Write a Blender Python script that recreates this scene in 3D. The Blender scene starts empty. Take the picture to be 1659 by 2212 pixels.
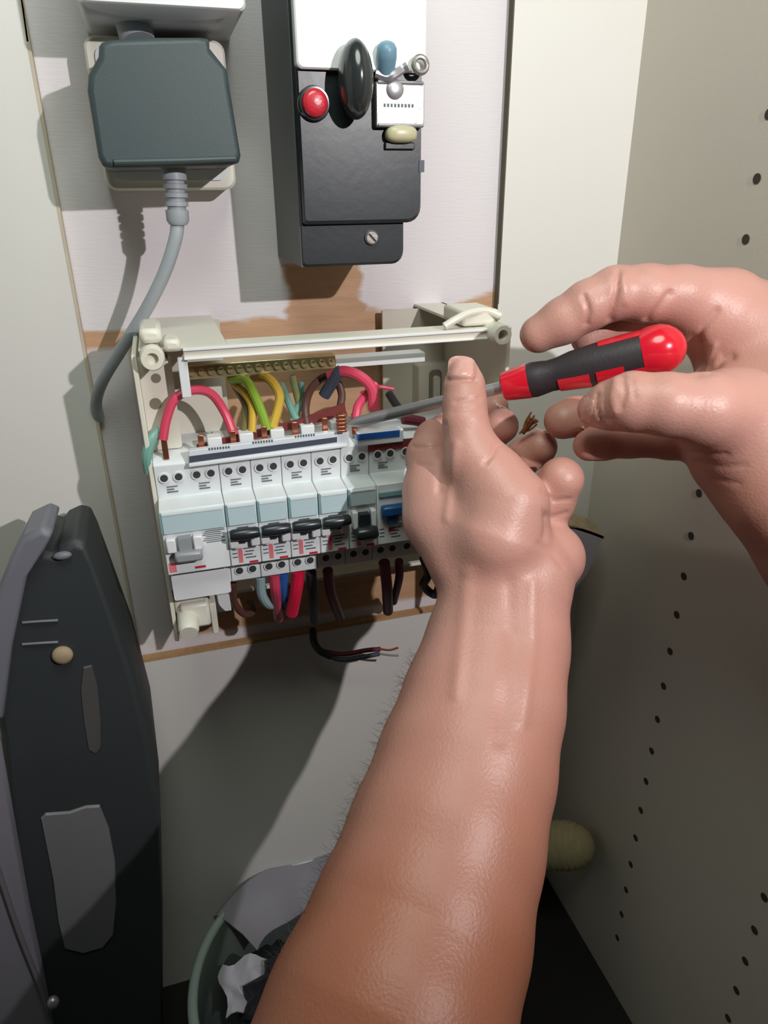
import bpy, math, random
import numpy as np
from mathutils import Vector, Matrix
random.seed(7); rng = np.random.default_rng(7)
SC = bpy.context.scene; COL = SC.collection
MM = 0.001
# ---------------------------------------------------------------- camera
# world: X right along the back panel, Y into the cabinet, Z up; millimetres from the lens, built in metres
FPX, CX, CY = 1533.0, 829.5, 1106.0
_d = np.array([40.5, 3438, FPX]); _d /= np.linalg.norm(_d)
_x = np.array([5616, -750, FPX]); _x /= np.linalg.norm(_x); _x -= _d*(_x@_d); _x /= np.linalg.norm(_x)
_y = np.cross(_x, _d)
_y = _y if _y[2] > 0 else -_y
M = np.array([_x, _y, -_d])                    # world = M @ camera(right, down, forward)
cam = bpy.data.objects.new('camera', bpy.data.cameras.new('camera')); COL.objects.link(cam)
cam.data.sensor_width = 36; cam.data.lens = FPX/2212*36; cam.data.clip_start = 0.01; cam.data.clip_end = 20
R3 = Matrix([[M[i,0], -M[i,1], -M[i,2]] for i in range(3)])
cam.matrix_world = R3.to_4x4()
SC.camera = cam
# ---------------------------------------------------------------- world, lamps, exposure
w = bpy.data.worlds.new('world'); SC.world = w; w.use_nodes = True
w.node_tree.nodes['Background'].inputs[0].default_value = (0.86, 0.93, 0.88, 1)
w.node_tree.nodes['Background'].inputs[1].default_value = 0.012
def lamp(name, kind, loc, target, energy, color, **kw):
    L = bpy.data.lights.new(name, kind); L.energy = energy; L.color = color
    for k, v in kw.items(): setattr(L, k, v)
    o = bpy.data.objects.new(name, L); COL.objects.link(o)
    o.location = Vector(loc)*MM
    o.rotation_euler = (Vector(target)-Vector(loc)).to_track_quat('-Z', 'Y').to_euler()
    return o
lamp('torch_light', 'SPOT', (285, -215, 178), (120, 487, -60), 12.2, (1.0, 0.965, 0.975), spot_size=math.radians(82), spot_blend=0.8, shadow_soft_size=0.005)
lamp('room_light', 'AREA', (40, 90, 400), (90, 480, -30), 1.9, (0.90, 1.0, 0.90), shape='DISK', size=0.3)  # added fill lamp out of frame, for ambient light that fades downward
SC.view_settings.view_transform = 'Standard'; SC.view_settings.look = 'None'
SC.view_settings.gamma = 1; SC.view_settings.use_curve_mapping = False
SC.view_settings.exposure = 0.0

# ---------------------------------------------------------------- helpers
def ray(px, py): return M @ np.array([(px-CX)/FPX, (py-CY)/FPX, 1.0])
def at(px, py, Y): r = ray(px, py); return r*(Y/r[1])         # point of the vertical plane Y seen at a pixel
def un(px, py, D): return ray(px, py)*D                        # point at distance D along the view axis
def tag(o, label=None, cat=None, group=None, kind=None):
    if label: o['label'] = label
    if cat: o['category'] = cat
    if group: o['group'] = group
    if kind: o['kind'] = kind
    return o
def thing(name, label, cat, base, group=None):
    o = bpy.data.objects.new(name, None); COL.objects.link(o)
    o.empty_display_size = 0.01; o.location = Vector([float(v) for v in base])*MM; o['_b'] = 1
    del o['_b']; ORG[o.name] = np.array(base, float)
    return tag(o, label, cat, group)
ORG = {}
class MB:
    def __init__(s): s.v = []; s.f = []
    def add(s, vs, fs):
        n = len(s.v); s.v += [tuple(map(float, p)) for p in vs]; s.f += [tuple(i+n for i in f) for f in fs]; return s
    def box(s, x0, x1, y0, y1, z0, z1):
        return s.add([(x0,y0,z0),(x1,y0,z0),(x1,y1,z0),(x0,y1,z0),(x0,y0,z1),(x1,y0,z1),(x1,y1,z1),(x0,y1,z1)],
              [(0,3,2,1),(4,5,6,7),(0,1,5,4),(1,2,6,5),(2,3,7,6),(3,0,4,7)])
    def prism(s, poly, y0, y1, inset=0):         # poly: (x,z) pairs, front at y0
        n = len(poly); c = np.mean(np.array(poly), axis=0)
        if inset:
            P = np.array(poly); q = c+(P-c)*(1-inset/np.maximum(np.linalg.norm(P-c, axis=1, keepdims=True), 1e-6))
            vs = [(a, y0, b) for a, b in q]+[(a, y0+inset, b) for a, b in poly]+[(a, y1, b) for a, b in poly]; L = 3
        else:
            vs = [(a, y0, b) for a, b in poly]+[(a, y1, b) for a, b in poly]; L = 2
        fs = [tuple(range(n)), tuple(reversed(range((L-1)*n, L*n)))]
        for l in range(L-1):
            fs += [(l*n+i, (l+1)*n+i, (l+1)*n+(i+1) % n, l*n+(i+1) % n) for i in range(n)]
        return s.add(vs, fs)
    def frustum(s, p0, p1, r0, r1=None, n=20, caps=True):
        return s.lathe(p0, p1, [(0, r0), (1, r0 if r1 is None else r1)], n, caps)
    def lathe(s, p0, p1, prof, n=24, caps=True, sq=1.0):    # prof: (t, r) along p0-p1
        p0 = np.array(p0, float); p1 = np.array(p1, float); a = p1-p0; L = np.linalg.norm(a); a /= L
        u = np.cross(a, (0, 0, 1)); 
        if np.linalg.norm(u) < 1e-3: u = np.cross(a, (1, 0, 0))
        u /= np.linalg.norm(u); v = np.cross(a, u); vs = []; fs = []
        for t, r in prof:
            for i in range(n):
                th = 2*math.pi*i/n; vs.append(p0+a*L*t+(u*math.cos(th)+v*math.sin(th)*sq)*max(r, 1e-3))
        for k in range(len(prof)-1):
            for i in range(n):
                j = (i+1) % n; fs.append((k*n+i, k*n+j, (k+1)*n+j, (k+1)*n+i))
        if caps: fs += [tuple(reversed(range(n))), tuple(range((len(prof)-1)*n, len(prof)*n))]
        return s.add(vs, fs)
    def tube(s, pts, r, n=10, sub=6, radii=None, flat=1.0):
        P = np.array(pts, float)
        if len(P) > 2 and sub > 1:
            Q = np.vstack([2*P[0]-P[1], P, 2*P[-1]-P[-2]]); out = []; rr = []
            for i in range(1, len(Q)-2):
                for k in range(sub):
                    t = k/sub; a, b, c, d = Q[i-1:i+3]
                    out.append(0.5*((2*b)+(c-a)*t+(2*a-5*b+4*c-d)*t*t+(3*b-a-3*c+d)*t**3))
                    if radii: rr.append(radii[i-1]*(1-t)+radii[i]*t)
            out.append(P[-1]); P = np.array(out)
            if radii: rr.append(radii[-1]); radii = rr
        T = np.gradient(P, axis=0); T /= np.linalg.norm(T, axis=1, keepdims=True)
        u = np.cross(T[0], (0, 0, 1)); 
        if np.linalg.norm(u) < 1e-2: u = np.cross(T[0], (1, 0, 0))
        vs = []; fs = []
        for i, p in enumerate(P):
            u = u-T[i]*(u@T[i]); u /= np.linalg.norm(u); v = np.cross(T[i], u); ri = radii[i] if radii else r
            for k in range(n):
                th = 2*math.pi*k/n; vs.append(p+(u*math.cos(th)+v*math.sin(th)*flat)*ri)
        for i in range(len(P)-1):
            for k in range(n):
                j = (k+1) % n; fs.append((i*n+k, i*n+j, (i+1)*n+j, (i+1)*n+k))
        fs += [tuple(reversed(range(n))), tuple(range((len(P)-1)*n, len(P)*n))]
        return s.add(vs, fs)
    def ball(s, c, rad, rot=None, nu=24, nv=14, pw=1.0):
        vs = []; fs = []
        for i in range(nv+1):
            ph = math.pi*i/nv
            for k in range(nu):
                th = 2*math.pi*k/nu
                f = lambda x: math.copysign(abs(x)**pw, x)
                p = np.array([f(math.sin(ph)*math.cos(th))*rad[0], f(math.sin(ph)*math.sin(th))*rad[1], f(math.cos(ph))*rad[2]])
                if rot is not None: p = rot@p
                vs.append(np.array(c)+p)
        for i in range(nv):
            for k in range(nu):
                j = (k+1) % nu; fs.append((i*nu+k, (i+1)*nu+k, (i+1)*nu+j, i*nu+j))
        return s.add(vs, fs)
    def build(s, name, m, parent=None, bevel=0, seg=2, smooth=35, label=None, kind=None, weld=False):
        me = bpy.data.meshes.new(name)
        org = ORG[parent.name] if parent is not None else None
        V = np.array(s.v)
        if org is None:
            org = np.array([(V[:,0].min()+V[:,0].max())/2, (V[:,1].min()+V[:,1].max())/2, V[:,2].min()]); top = True
        else: top = False
        me.from_pydata([tuple(p) for p in (V-org)*MM], [], s.f)
        o = bpy.data.objects.new(name, me); COL.objects.link(o)
        import bmesh
        bm = bmesh.new(); bm.from_mesh(me); bmesh.ops.remove_doubles(bm, verts=bm.verts, dist=1e-6)
        bmesh.ops.recalc_face_normals(bm, faces=bm.faces); bm.to_mesh(me); bm.free()
        me.materials.append(m)
        if smooth: me.shade_smooth(); me.set_sharp_from_angle(angle=math.radians(smooth))
        if bevel:
            b = o.modifiers.new('bevel', 'BEVEL'); b.width = bevel*MM; b.segments = seg; b.limit_method = 'ANGLE'; b.angle_limit = math.radians(40)
        ORG[o.name] = org
        if top: o.location = Vector(org)*MM
        else: o.parent = parent
        if label: o['label'] = label
        if kind: o['kind'] = kind
        return o
def lin(c): 
    return tuple(((v/255)/12.92 if v/255 <= .04045 else ((v/255+.055)/1.055)**2.4) for v in c)
def mat(name, rgb, rough=0.5, metal=0.0, var=0.06, scale=40, bump=0.0, bscale=300, spec=0.5, coat=0.0, sss=0.0, trans=0.0, stretch=None, alpha=1.0):
    m = bpy.data.materials.new(name); m.use_nodes = True; nt = m.node_tree; N = nt.nodes; L = nt.links
    b = N['Principled BSDF']; c = lin(rgb)
    b.inputs['Roughness'].default_value = rough; b.inputs['Metallic'].default_value = metal
    b.inputs['Specular IOR Level'].default_value = spec; b.inputs['Coat Weight'].default_value = coat
    b.inputs['Transmission Weight'].default_value = trans; b.inputs['Alpha'].default_value = alpha
    if sss:
        b.inputs['Subsurface Weight'].default_value = sss; b.inputs['Subsurface Scale'].default_value = 0.004
        b.inputs['Subsurface Radius'].default_value = (1.0, 0.35, 0.2)
    tc = N.new('ShaderNodeTexCoord'); mp = N.new('ShaderNodeMapping'); L.new(tc.outputs['Object'], mp.inputs[0])
    if stretch: mp.inputs['Scale'].default_value = stretch
    nz = N.new('ShaderNodeTexNoise'); nz.inputs['Scale'].default_value = scale; nz.inputs['Detail'].default_value = 4
    L.new(mp.outputs[0], nz.inputs['Vector'])
    mx = N.new('ShaderNodeMix'); mx.data_type = 'RGBA'
    mx.inputs[6].default_value = tuple(v*(1-var) for v in c)+(1,); mx.inputs[7].default_value = tuple(min(1, v*(1+var)) for v in c)+(1,)
    L.new(nz.outputs[0], mx.inputs[0]); L.new(mx.outputs[2], b.inputs['Base Color'])
    if bump:
        n2 = N.new('ShaderNodeTexNoise'); n2.inputs['Scale'].default_value = bscale; n2.inputs['Detail'].default_value = 3
        L.new(mp.outputs[0], n2.inputs['Vector'])
        bp = N.new('ShaderNodeBump'); bp.inputs['Strength'].default_value = bump; bp.inputs['Distance'].default_value = 0.0006
        L.new(n2.outputs[0], bp.inputs['Height']); L.new(bp.outputs[0], b.inputs['Normal'])
    m['mix'] = mx.name
    return m
def rrect(x0, x1, z0, z1, r, n=5, rs=None):
    rs = rs or (r, r, r, r); out = []                # corners: (x1,z1),(x0,z1),(x0,z0),(x1,z0)
    for (cx, cz, sx, sz, a0), rr in zip([(x1,z1,-1,-1,0),(x0,z1,1,-1,90),(x0,z0,1,1,180),(x1,z0,-1,1,270)], rs):
        for k in range(n+1):
            a = math.radians(a0+90*k/n); out.append((cx+sx*rr+math.cos(a)*rr, cz+sz*rr+math.sin(a)*rr))
    return out

# ---------------------------------------------------------------- materials
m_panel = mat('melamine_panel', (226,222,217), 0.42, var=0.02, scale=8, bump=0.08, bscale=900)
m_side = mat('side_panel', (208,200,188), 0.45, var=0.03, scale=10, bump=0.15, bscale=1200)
m_hole = mat('hole_dark', (60,52,44), 0.8)
m_cut = mat('cut_chipboard', (186,146,104), 0.85, var=0.25, scale=300, bump=0.4)
m_dark_floor = mat('dark_floor', (30,27,24), 0.85, var=0.3, scale=9)
m_cream = mat('cream_plastic', (226,222,208), 0.38, var=0.03, bump=0.05)
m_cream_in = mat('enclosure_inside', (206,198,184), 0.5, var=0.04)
m_white = mat('white_plastic', (228,230,232), 0.35, var=0.02)
m_face = mat('breaker_white', (226,230,232), 0.38, var=0.02)
m_window = mat('breaker_window', (190,212,218), 0.16, var=0.03, coat=0.5)
m_tealline = mat('window_edge', (130,165,170), 0.3)
m_lever = mat('lever_black', (34,40,44), 0.3, var=0.1)
m_levergrey = mat('lever_grey', (150,152,156), 0.35)
m_leverblue = mat('lever_blue', (30,84,140), 0.35)
m_red = mat('mark_red', (200,40,50), 0.5)
m_pink = mat('label_pink', (226,120,126), 0.6, var=0.1)
m_ink = mat('print_ink', (92,98,104), 0.6)
m_screw = mat('screw_hole', (70,72,70), 0.5, metal=0.3)
m_steel = mat('steel', (190,188,192), 0.36, metal=0.75, var=0.05)
m_plate = mat('stamped_metal', (158,154,150), 0.36, metal=0.7, var=0.08, bump=0.3, bscale=260)
m_copper = mat('copper', (214,140,110), 0.28, metal=0.9, var=0.12, scale=200)
m_brass = mat('brass', (204,192,146), 0.28, metal=0.75, var=0.15, scale=250)
m_barstrip = mat('busbar_strip_dark', (74,80,94), 0.4)
m_barwhite = mat('busbar_white', (222,228,236), 0.3)
m_barblue = mat('busbar_blue', (30,90,170), 0.35)
m_maroon = mat('maroon_insulator', (118,52,52), 0.4, var=0.12)
m_wred = mat('wire_red', (214,70,98), 0.4, var=0.06)
m_wred2 = mat('wire_bright_red', (220,30,70), 0.4)
m_wgreen = mat('wire_green', (134,168,52), 0.4)
m_wyellow = mat('wire_yellow', (206,168,58), 0.4)
m_wteal = mat('wire_teal', (120,168,156), 0.4)
m_wblue = mat('wire_blue', (40,100,180), 0.4)
m_wnavy = mat('wire_navy', (66,74,90), 0.45)
m_wblack = mat('wire_black', (46,46,50), 0.5)
m_wbrown = mat('wire_brown', (92,60,52), 0.45)
m_wmaroon = mat('wire_maroon', (110,44,58), 0.45)
m_wgrey = mat('cable_grey', (164,170,176), 0.45, var=0.04)
m_slate = mat('slate_plastic', (62,74,76), 0.5, var=0.06, scale=14, bump=0.15, bscale=1500)
m_meter = mat('meter_black', (34,39,44), 0.34, var=0.15, scale=30, bump=0.07, bscale=200)
m_meterside = mat('meter_side', (84,88,88), 0.5, var=0.05)
m_knob = mat('knob_black', (46,50,50), 0.18, coat=0.4)
m_button = mat('button_red', (196,40,56), 0.3, coat=0.5, bump=0.4, bscale=300)
m_glasswhite = mat('display_white', (252,252,252), 0.12, var=0.0, coat=1.0)
m_bluecap = mat('cap_blue', (110,146,166), 0.4)
m_ivory = mat('ivory_terminal', (190,184,150), 0.35)
m_case = mat('case_dark', (54,58,60), 0.55, var=0.15, scale=12, bump=0.2, bscale=300)
m_case2 = mat('case_grey', (120,120,130), 0.5, var=0.08)
m_slot = mat('slot_grey', (118,118,120), 0.5, var=0.06)
m_tub = mat('tub_plastic', (150,166,160), 0.22, var=0.05, trans=0.55, coat=0.3)
m_bag = mat('bag_black', (44,44,52), 0.4, var=0.2, bump=0.4, bscale=60)
m_paper = mat('paper', (190,186,196), 0.7, var=0.05, bump=0.3, bscale=60)
m_roll = mat('roll_cream', (196,182,140), 0.85, var=0.2, scale=120, bump=0.5)
m_card = mat('card_lilac', (206,198,212), 0.6)
m_cardedge = mat('card_edge', (170,150,120), 0.85, var=0.35, scale=160)
m_drv = mat('handle_red', (214,28,48), 0.22, var=0.04, coat=0.4)
m_drvblk = mat('handle_black', (48,42,46), 0.5, var=0.12, scale=120, bump=0.2, bscale=700)
m_nail = mat('fingernail', (214,160,150), 0.28, var=0.05, coat=0.3, sss=0.15)
m_hair = mat('hair_dark', (52,40,36), 0.6)
def board_material():                                    # white paint over bare wood
    m = mat('painted_board', (198,156,122), 0.6, var=0.22, scale=22, stretch=(1.2,6,9), bump=0.25, bscale=90); nt = m.node_tree; N = nt.nodes; L = nt.links
    b = N['Principled BSDF']; mx = N[m['mix']]
    g = N.new('ShaderNodeNewGeometry'); sx = N.new('ShaderNodeSeparateXYZ'); L.new(g.outputs['Position'], sx.inputs[0])
    nz = N.new('ShaderNodeTexNoise'); nz.inputs['Scale'].default_value = 26; nz.inputs['Detail'].default_value = 7
    mp = N.new('ShaderNodeMapping'); mp.inputs['Scale'].default_value = (0.7,1,2.6); L.new(g.outputs['Position'], mp.inputs[0]); L.new(mp.outputs[0], nz.inputs[0])
    def mth(op, a, c=None):
        n = N.new('ShaderNodeMath'); n.operation = op
        for i, q in enumerate([a, c]):
            if q is None: continue
            if isinstance(q, (int, float)): n.inputs[i].default_value = q
            else: L.new(q, n.inputs[i])
        return n.outputs[0]
    nn = mth('MULTIPLY', mth('SUBTRACT', nz.outputs[0], 0.5), 0.026)
    # bare centre under the meter, x 82..128 mm and z below -38; bare strip below z -66
    xc = mth('SUBTRACT', mth('ABSOLUTE', mth('SUBTRACT', sx.outputs[0], 0.106)), 0.026)
    cen = mth('MAXIMUM', xc, mth('ADD', sx.outputs[2], 0.040))
    # right end wood patch rises toward x 225
    rx = mth('MULTIPLY', mth('MAXIMUM', mth('SUBTRACT', sx.outputs[0], 0.195), 0.0), -0.35)
    lx = mth('MULTIPLY', mth('MAXIMUM', mth('SUBTRACT', 0.012, sx.outputs[0]), 0.0), -0.35)
    low = mth('ADD', mth('ADD', sx.outputs[2], 0.0775), rx)
    d = mth('ADD', mth('MINIMUM', cen, low), nn)
    # repainted white well below the box
    d = mth('MAXIMUM', d, mth('SUBTRACT', -0.314, sx.outputs[2]))
    # left of the enclosure only the top strip is bare
    lf = mth('MINIMUM', mth('SUBTRACT', -0.024, sx.outputs[0]), mth('SUBTRACT', -0.088, sx.outputs[2]))
    d = mth('MAXIMUM', d, lf)
    st = N.new('ShaderNodeMapRange'); L.new(d, st.inputs[0]); st.inputs[1].default_value = -0.0015; st.inputs[2].default_value = 0.0025
    m2 = N.new('ShaderNodeMix'); m2.data_type = 'RGBA'; L.new(st.outputs[0], m2.inputs[0]); L.new(mx.outputs[2], m2.inputs[6])
    m2.inputs[7].default_value = lin((226,219,222))+(1,); L.new(m2.outputs[2], b.inputs['Base Color'])
    return m
m_board = board_material()
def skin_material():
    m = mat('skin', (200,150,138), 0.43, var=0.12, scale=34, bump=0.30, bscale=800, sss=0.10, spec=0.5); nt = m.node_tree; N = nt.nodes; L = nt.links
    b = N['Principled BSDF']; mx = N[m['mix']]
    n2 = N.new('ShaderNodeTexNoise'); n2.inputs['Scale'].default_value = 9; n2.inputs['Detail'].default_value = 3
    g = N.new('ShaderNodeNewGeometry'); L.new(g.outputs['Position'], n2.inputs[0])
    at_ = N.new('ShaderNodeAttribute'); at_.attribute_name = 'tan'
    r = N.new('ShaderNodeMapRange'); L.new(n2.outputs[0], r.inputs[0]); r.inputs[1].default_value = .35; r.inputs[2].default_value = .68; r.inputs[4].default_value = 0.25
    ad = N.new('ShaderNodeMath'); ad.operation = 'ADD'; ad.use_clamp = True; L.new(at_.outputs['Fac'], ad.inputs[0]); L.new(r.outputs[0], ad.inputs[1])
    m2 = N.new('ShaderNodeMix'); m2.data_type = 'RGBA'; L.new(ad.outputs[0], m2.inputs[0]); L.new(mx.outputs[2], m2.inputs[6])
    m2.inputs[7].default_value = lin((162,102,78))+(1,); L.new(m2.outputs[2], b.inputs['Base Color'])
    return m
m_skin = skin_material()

# ================================================================ SETTING
BK = 487.0                                               # back panel front face
def struct(name, mb, m, **k): o = mb.build(name, m, **k); o['kind'] = 'structure'; return o
X0, X1, ZB = -51.0, 234.0, -326.0
b = MB()
b.box(-420, X0, BK, BK+6, -700, 420); b.box(X1, 330, BK, BK+6, -700, 420); b.box(X0, X1, BK, BK+6, -700, ZB); b.box(X0, X1, BK, BK+6, 260, 420)
wall_back = struct('wall_back', b, m_panel, smooth=0)
b = MB(); b.box(X0, X1, BK-0.3, BK+6.2, ZB-0.2, ZB+2.6)
b.build('cut_edge', m_cut, wall_back, label='raw brown sawn edge of the opening')
b = MB(); b.box(X0-1.0, X0+0.8, BK-0.3, BK+6.1, ZB+3, 260); b.build('cut_edge', mat('cut_edge_worn', (198,184,164), 0.8, var=0.2, scale=60), wall_back, label='worn left edge of the opening')
b = MB(); b.add([(X1-0.5, BK-0.25, -73), (X1+0.4, BK-0.25, -73), (X1+0.4, BK-0.25, 260), (X1-0.5, BK-0.25, 260)], [(0,1,2,3)]); b.box(X1-0.4, X1+0.4, BK+0.1, BK+6, -326, 260)
b.build('cut_edge', mat('gap_dirt', (96,88,76), 0.9), wall_back, label='grimy dark right edge of the opening')  # dark colour stands in for the shadow in the gap
def patch(poly, Y=BK, t=0.5, m=m_cut, parent=wall_back, name='chipped_spot'):
    P = [at(x, y, Y) for x, y in poly]
    return MB().prism([(p[0], p[2]) for p in P], Y-t, Y+0.3).build(name, m, parent, smooth=0)
patch([(92,1128),(140,1124),(205,1117),(203,1124),(150,1134),(122,1143),(108,1153),(95,1148)])
patch([(110,1166),(150,1160),(148,1172),(112,1182)])
patch([(45,0),(49,0),(62,90),(58,90)], t=0.3)
# mounting board seen through the opening
b = MB(); b.box(X0-20, X1+2, 495, 513, -345, 290)
mb_ = b.build('mounting_board', m_board, smooth=0)
tag(mb_, 'white-painted wooden board with bare brown wood behind the meter and fuse box', 'board')
# right side panel with real shelf-pin holes
WX = 330.0
b = MB(); cut = []
c1 = [(362.0, 38.4-32*k) for k in range(-5, 22)]; c2 = [(238.5, 22.4-32*k) for k in range(-5, 22)]
y0s = 150.0
def holed_strip(mb, yc, zs, ya, yb):
    zs = sorted(zs); lo = -700.0; R = 2.6; n = 10
    for i, z in enumerate(zs):
        hi = (z+zs[i+1])/2 if i+1 < len(zs) else 420.0
        ring = [(WX, yc+R*math.cos(2*math.pi*k/n), z+R*math.sin(2*math.pi*k/n)) for k in range(n)]
        inn = [(WX+9, p[1], p[2]) for p in ring]
        def edge(p):
            dy, dz = p[1]-yc, p[2]-z; t = min((yb-yc if dy > 0 else yc-ya)/max(abs(dy), 1e-9), (hi-z if dz > 0 else z-lo)/max(abs(dz), 1e-9))
            return (WX, yc+dy*t, z+dz*t)
        outer = [edge(p) for p in ring]
        mb.add(ring+inn+outer, [(k, (k+1) % n, 2*n+(k+1) % n, 2*n+k) for k in range(n)]+[(k, n+k, n+(k+1) % n, (k+1) % n) for k in range(n)])
        # corner triangles
        for cy_, cz_ in [(ya, lo), (ya, hi), (yb, lo), (yb, hi)]:
            best = [k for k in range(n) if abs(outer[k][1]-cy_) < 1e-6 or abs(outer[k][2]-cz_) < 1e-6]
            for k in range(n):
                a, c = outer[k], outer[(k+1) % n]
                onY = lambda p: abs(p[1]-cy_) < 1e-6
                onZ = lambda p: abs(p[2]-cz_) < 1e-6
                if (onY(a) and onZ(c) and not onZ(a) and not onY(c)) or (onZ(a) and onY(c) and not onY(a) and not onZ(c)):
                    mb.add([a, (WX, cy_, cz_), c], [(0, 1, 2)])
        lo = hi
holed_strip(b, 362.0, [z for _, z in c1], 310, BK+6); holed_strip(b, 238.5, [z for _, z in c2], y0s, 310)
b.box(WX+0.02, WX+18, y0s, BK+6, -700, 420)
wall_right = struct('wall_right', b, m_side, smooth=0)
pb = None
for (yy, zz) in c1+c2:
    q = MB().frustum((WX-0.35, yy, zz), (WX+6, yy, zz), 2.9, n=12)
    if pb is None: pb = q.build('pin_hole', m_hole, wall_right, label='small dark shelf-pin hole'); p0 = (yy, zz)
    else:
        o = pb.copy(); COL.objects.link(o); o.parent = wall_right; o.location = (0, (yy-p0[0])*MM, (zz-p0[1])*MM)
b = MB(); b.box(-440, -420, 150, BK+6, -700, 420); struct('wall_left', b, m_panel)
b = MB(); b.box(-460, 360, 100, BK+20, -720, -700); struct('floor', b, m_dark_floor)

# ================================================================ WALL SOCKET, POWER STRIP, ADAPTER
sk = thing('wall_socket', 'cream wall socket plate behind the dark adapter', 'socket', (12, 495, -2))
p = [at(172,73,468), at(505,95,468), at(522,400,468), at(232,412,468)]
xa, xb, za, zb = p[0][0]+1, p[2][0]-3, p[3][2], p[0][2]
MB().prism(rrect(xa, xb, za, zb, 6), 468, 495, inset=1.6).build('plate', m_cream, sk)
MB().prism(rrect(xa+5, xb-5, za+5, zb-5, 5), 466.5, 470).build('cover', m_white, sk)
ps = thing('power_strip', 'white power strip at the top left, cut off by the frame', 'power strip', (12, 495, 90))
p = [at(165,14,418), at(532,24,418)]
MB().prism(rrect(p[0][0], p[1][0], p[1][2], p[1][2]+70, 3), 418, 495, inset=1.2).build('body', m_white, ps)
MB().box(p[0][0]+20, p[0][0]+34, 417, 420, p[1][2]+12, p[1][2]+26).build('socket_opening', m_hole, ps)
MB().tube([at(300,20,470), at(285,30,468), at(290,60,462), at(300,95,458)], 9, n=16).build('outlet_neck', m_wgrey, ps, label='short pale grey moulded lead above the adapter')
ad = thing('power_adapter', 'dark slate plug-in power adapter with grey cable', 'adapter', (12, 468, 10))
AY = 414
poly = [(213,98),(219,90),(240,84),(330,79),(430,79),(452,83),(455,108),(490,148),(497,190),(521,335),(517,352),(470,358),(370,361),(240,364),(222,360),(212,340),(188,195),(190,160),(212,120)]
P = [at(x, y, AY) for x, y in poly]; P = [(q[0], q[2]) for q in P]
MB().prism(P, AY, 468, inset=2.2).build('housing', m_slate, ad, bevel=0.9)
zl = at(360,362,AY)[2]
MB().tube([(P[13][0]+2, AY-0.6, zl+2.4), ((P[13][0]+P[10][0])/2, AY-1.6, zl+3.0), (P[10][0]-2, AY-0.6, zl+4.0)], 1.6, n=10).build('bottom_ridge', m_slate, ad)
bt = at(375,360,432); be = at(385,486,432)
st = MB().lathe(bt+np.array([0,0,2]), be, [(0,5.6),(0.1,6.4),(0.27,6.4),(0.28,5.0),(0.33,5.0),(0.34,6.4),(0.41,6.4),(0.42,5.0),(0.47,5.0),(0.48,6.3),(0.55,6.3),(0.56,4.9),(0.61,4.9),(0.62,6.2),(0.69,6.2),(0.70,4.9),(0.75,4.9),(0.76,6.1),(0.93,6.0),(1,4.6)], 20).build('strain_relief', m_wgrey, ad, label='ribbed grey strain relief')
MB().tube([at(384,482,432), at(378,520,432), at(355,590,436), at(315,670,444), at(262,755,458), at(222,822,470), at(208,868,482), at(214,905,490)], 3.6, n=14).build('cable', m_wgrey, ad, label='pale grey cable curving down to the left')

# ================================================================ METER
MY = 406.0
mt = thing('electricity_meter', 'black electricity meter with a white display window above the fuse box', 'meter', (115, 495, -40))
MB().prism(rrect(77.5, 136.5, at(645,578,411)[2], 150, 4, rs=(4,4,2,7)), 411, 495, inset=1.5).build('terminal_cover', m_meter, mt)
MB().prism(rrect(78.5, 145.2, at(645,486,MY)[2], 150, 4, rs=(3,3,1.5,8)), MY, 468, inset=2.0).build('housing', m_meter, mt)
MB().box(77, 78.6, 413, 495, -36, 149).build('side_cover', m_meterside, mt, label='grey left side')
q0 = at(637,148,MY-3); q1 = at(922,120,MY-3)
MB().prism(rrect(q0[0]+1, q1[0]-0.5, q0[2], 125, 3), MY-4, MY+4, inset=1.0).build('display_window', m_glasswhite, mt, label='glaring white display window')
kb = at(768,172,394)
MB().ball(kb, (8.6, 12, 17.5), nu=28, nv=18).build('knob', m_knob, mt, label='oval black knob')
rb = at(678,224,MY-1)
MB().lathe((rb[0], MY+1, rb[2]), (rb[0], MY-4, rb[2]), [(0,8.2),(0.5,8.2),(0.8,7.6),(0.82,6.4)], 28).build('button_bezel', m_knob, mt)
MB().lathe((rb[0], MY, rb[2]), (rb[0], MY-6.5, rb[2]), [(0,6.6),(0.7,6.5),(0.9,5.6),(1,4.2)], 28).build('button', m_button, mt, label='red round push button')
q0 = at(812,275,MY-4); q1 = at(916,178,MY-4)
pl = MB().prism(rrect(q0[0], q1[0], q0[2], q1[2], 1.2), MY-5, MY+2, inset=0.6).build('seal_plate', m_plate, mt, label='stamped silver metal seal plate')
cx_, cz_ = (q0[0]+q1[0])/2, (q0[2]+q1[2])/2
d = MB()
for k in range(9): d.box(q0[0]+4+k*1.9, q0[0]+5.1+k*1.9, MY-5.25, MY-4.8, cz_-1.2, cz_+0.4)
d.build('stamped_marks', m_ink, pl)
MB().lathe((cx_-3, MY-4.4, cz_+6.8), (cx_-3, MY-6.4, cz_+6.8), [(0,4.6),(0.6,4.6),(1,3.4)], 24).build('rivet', m_steel, pl, label='round steel rivet')
MB().tube([(q0[0]+1, MY-5.2, q0[2]+1), (q1[0]-1, MY-5.2, q0[2]+1)], 0.8, sub=1).build('rolled_edge', m_steel, pl)
MB().tube([(q0[0]+1, MY-5.2, q1[2]-0.6), (q1[0]-1, MY-5.2, q1[2]-0.6)], 0.9, sub=1).build('rolled_edge', m_steel, pl)
q2 = at(866,290,MY-3)
MB().ball(q2, (8.6, 5, 4.2), pw=0.7).build('terminal_stub', m_ivory, mt, label='ivory stub under the seal plate')
q3 = at(864,315,MY-1)
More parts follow.
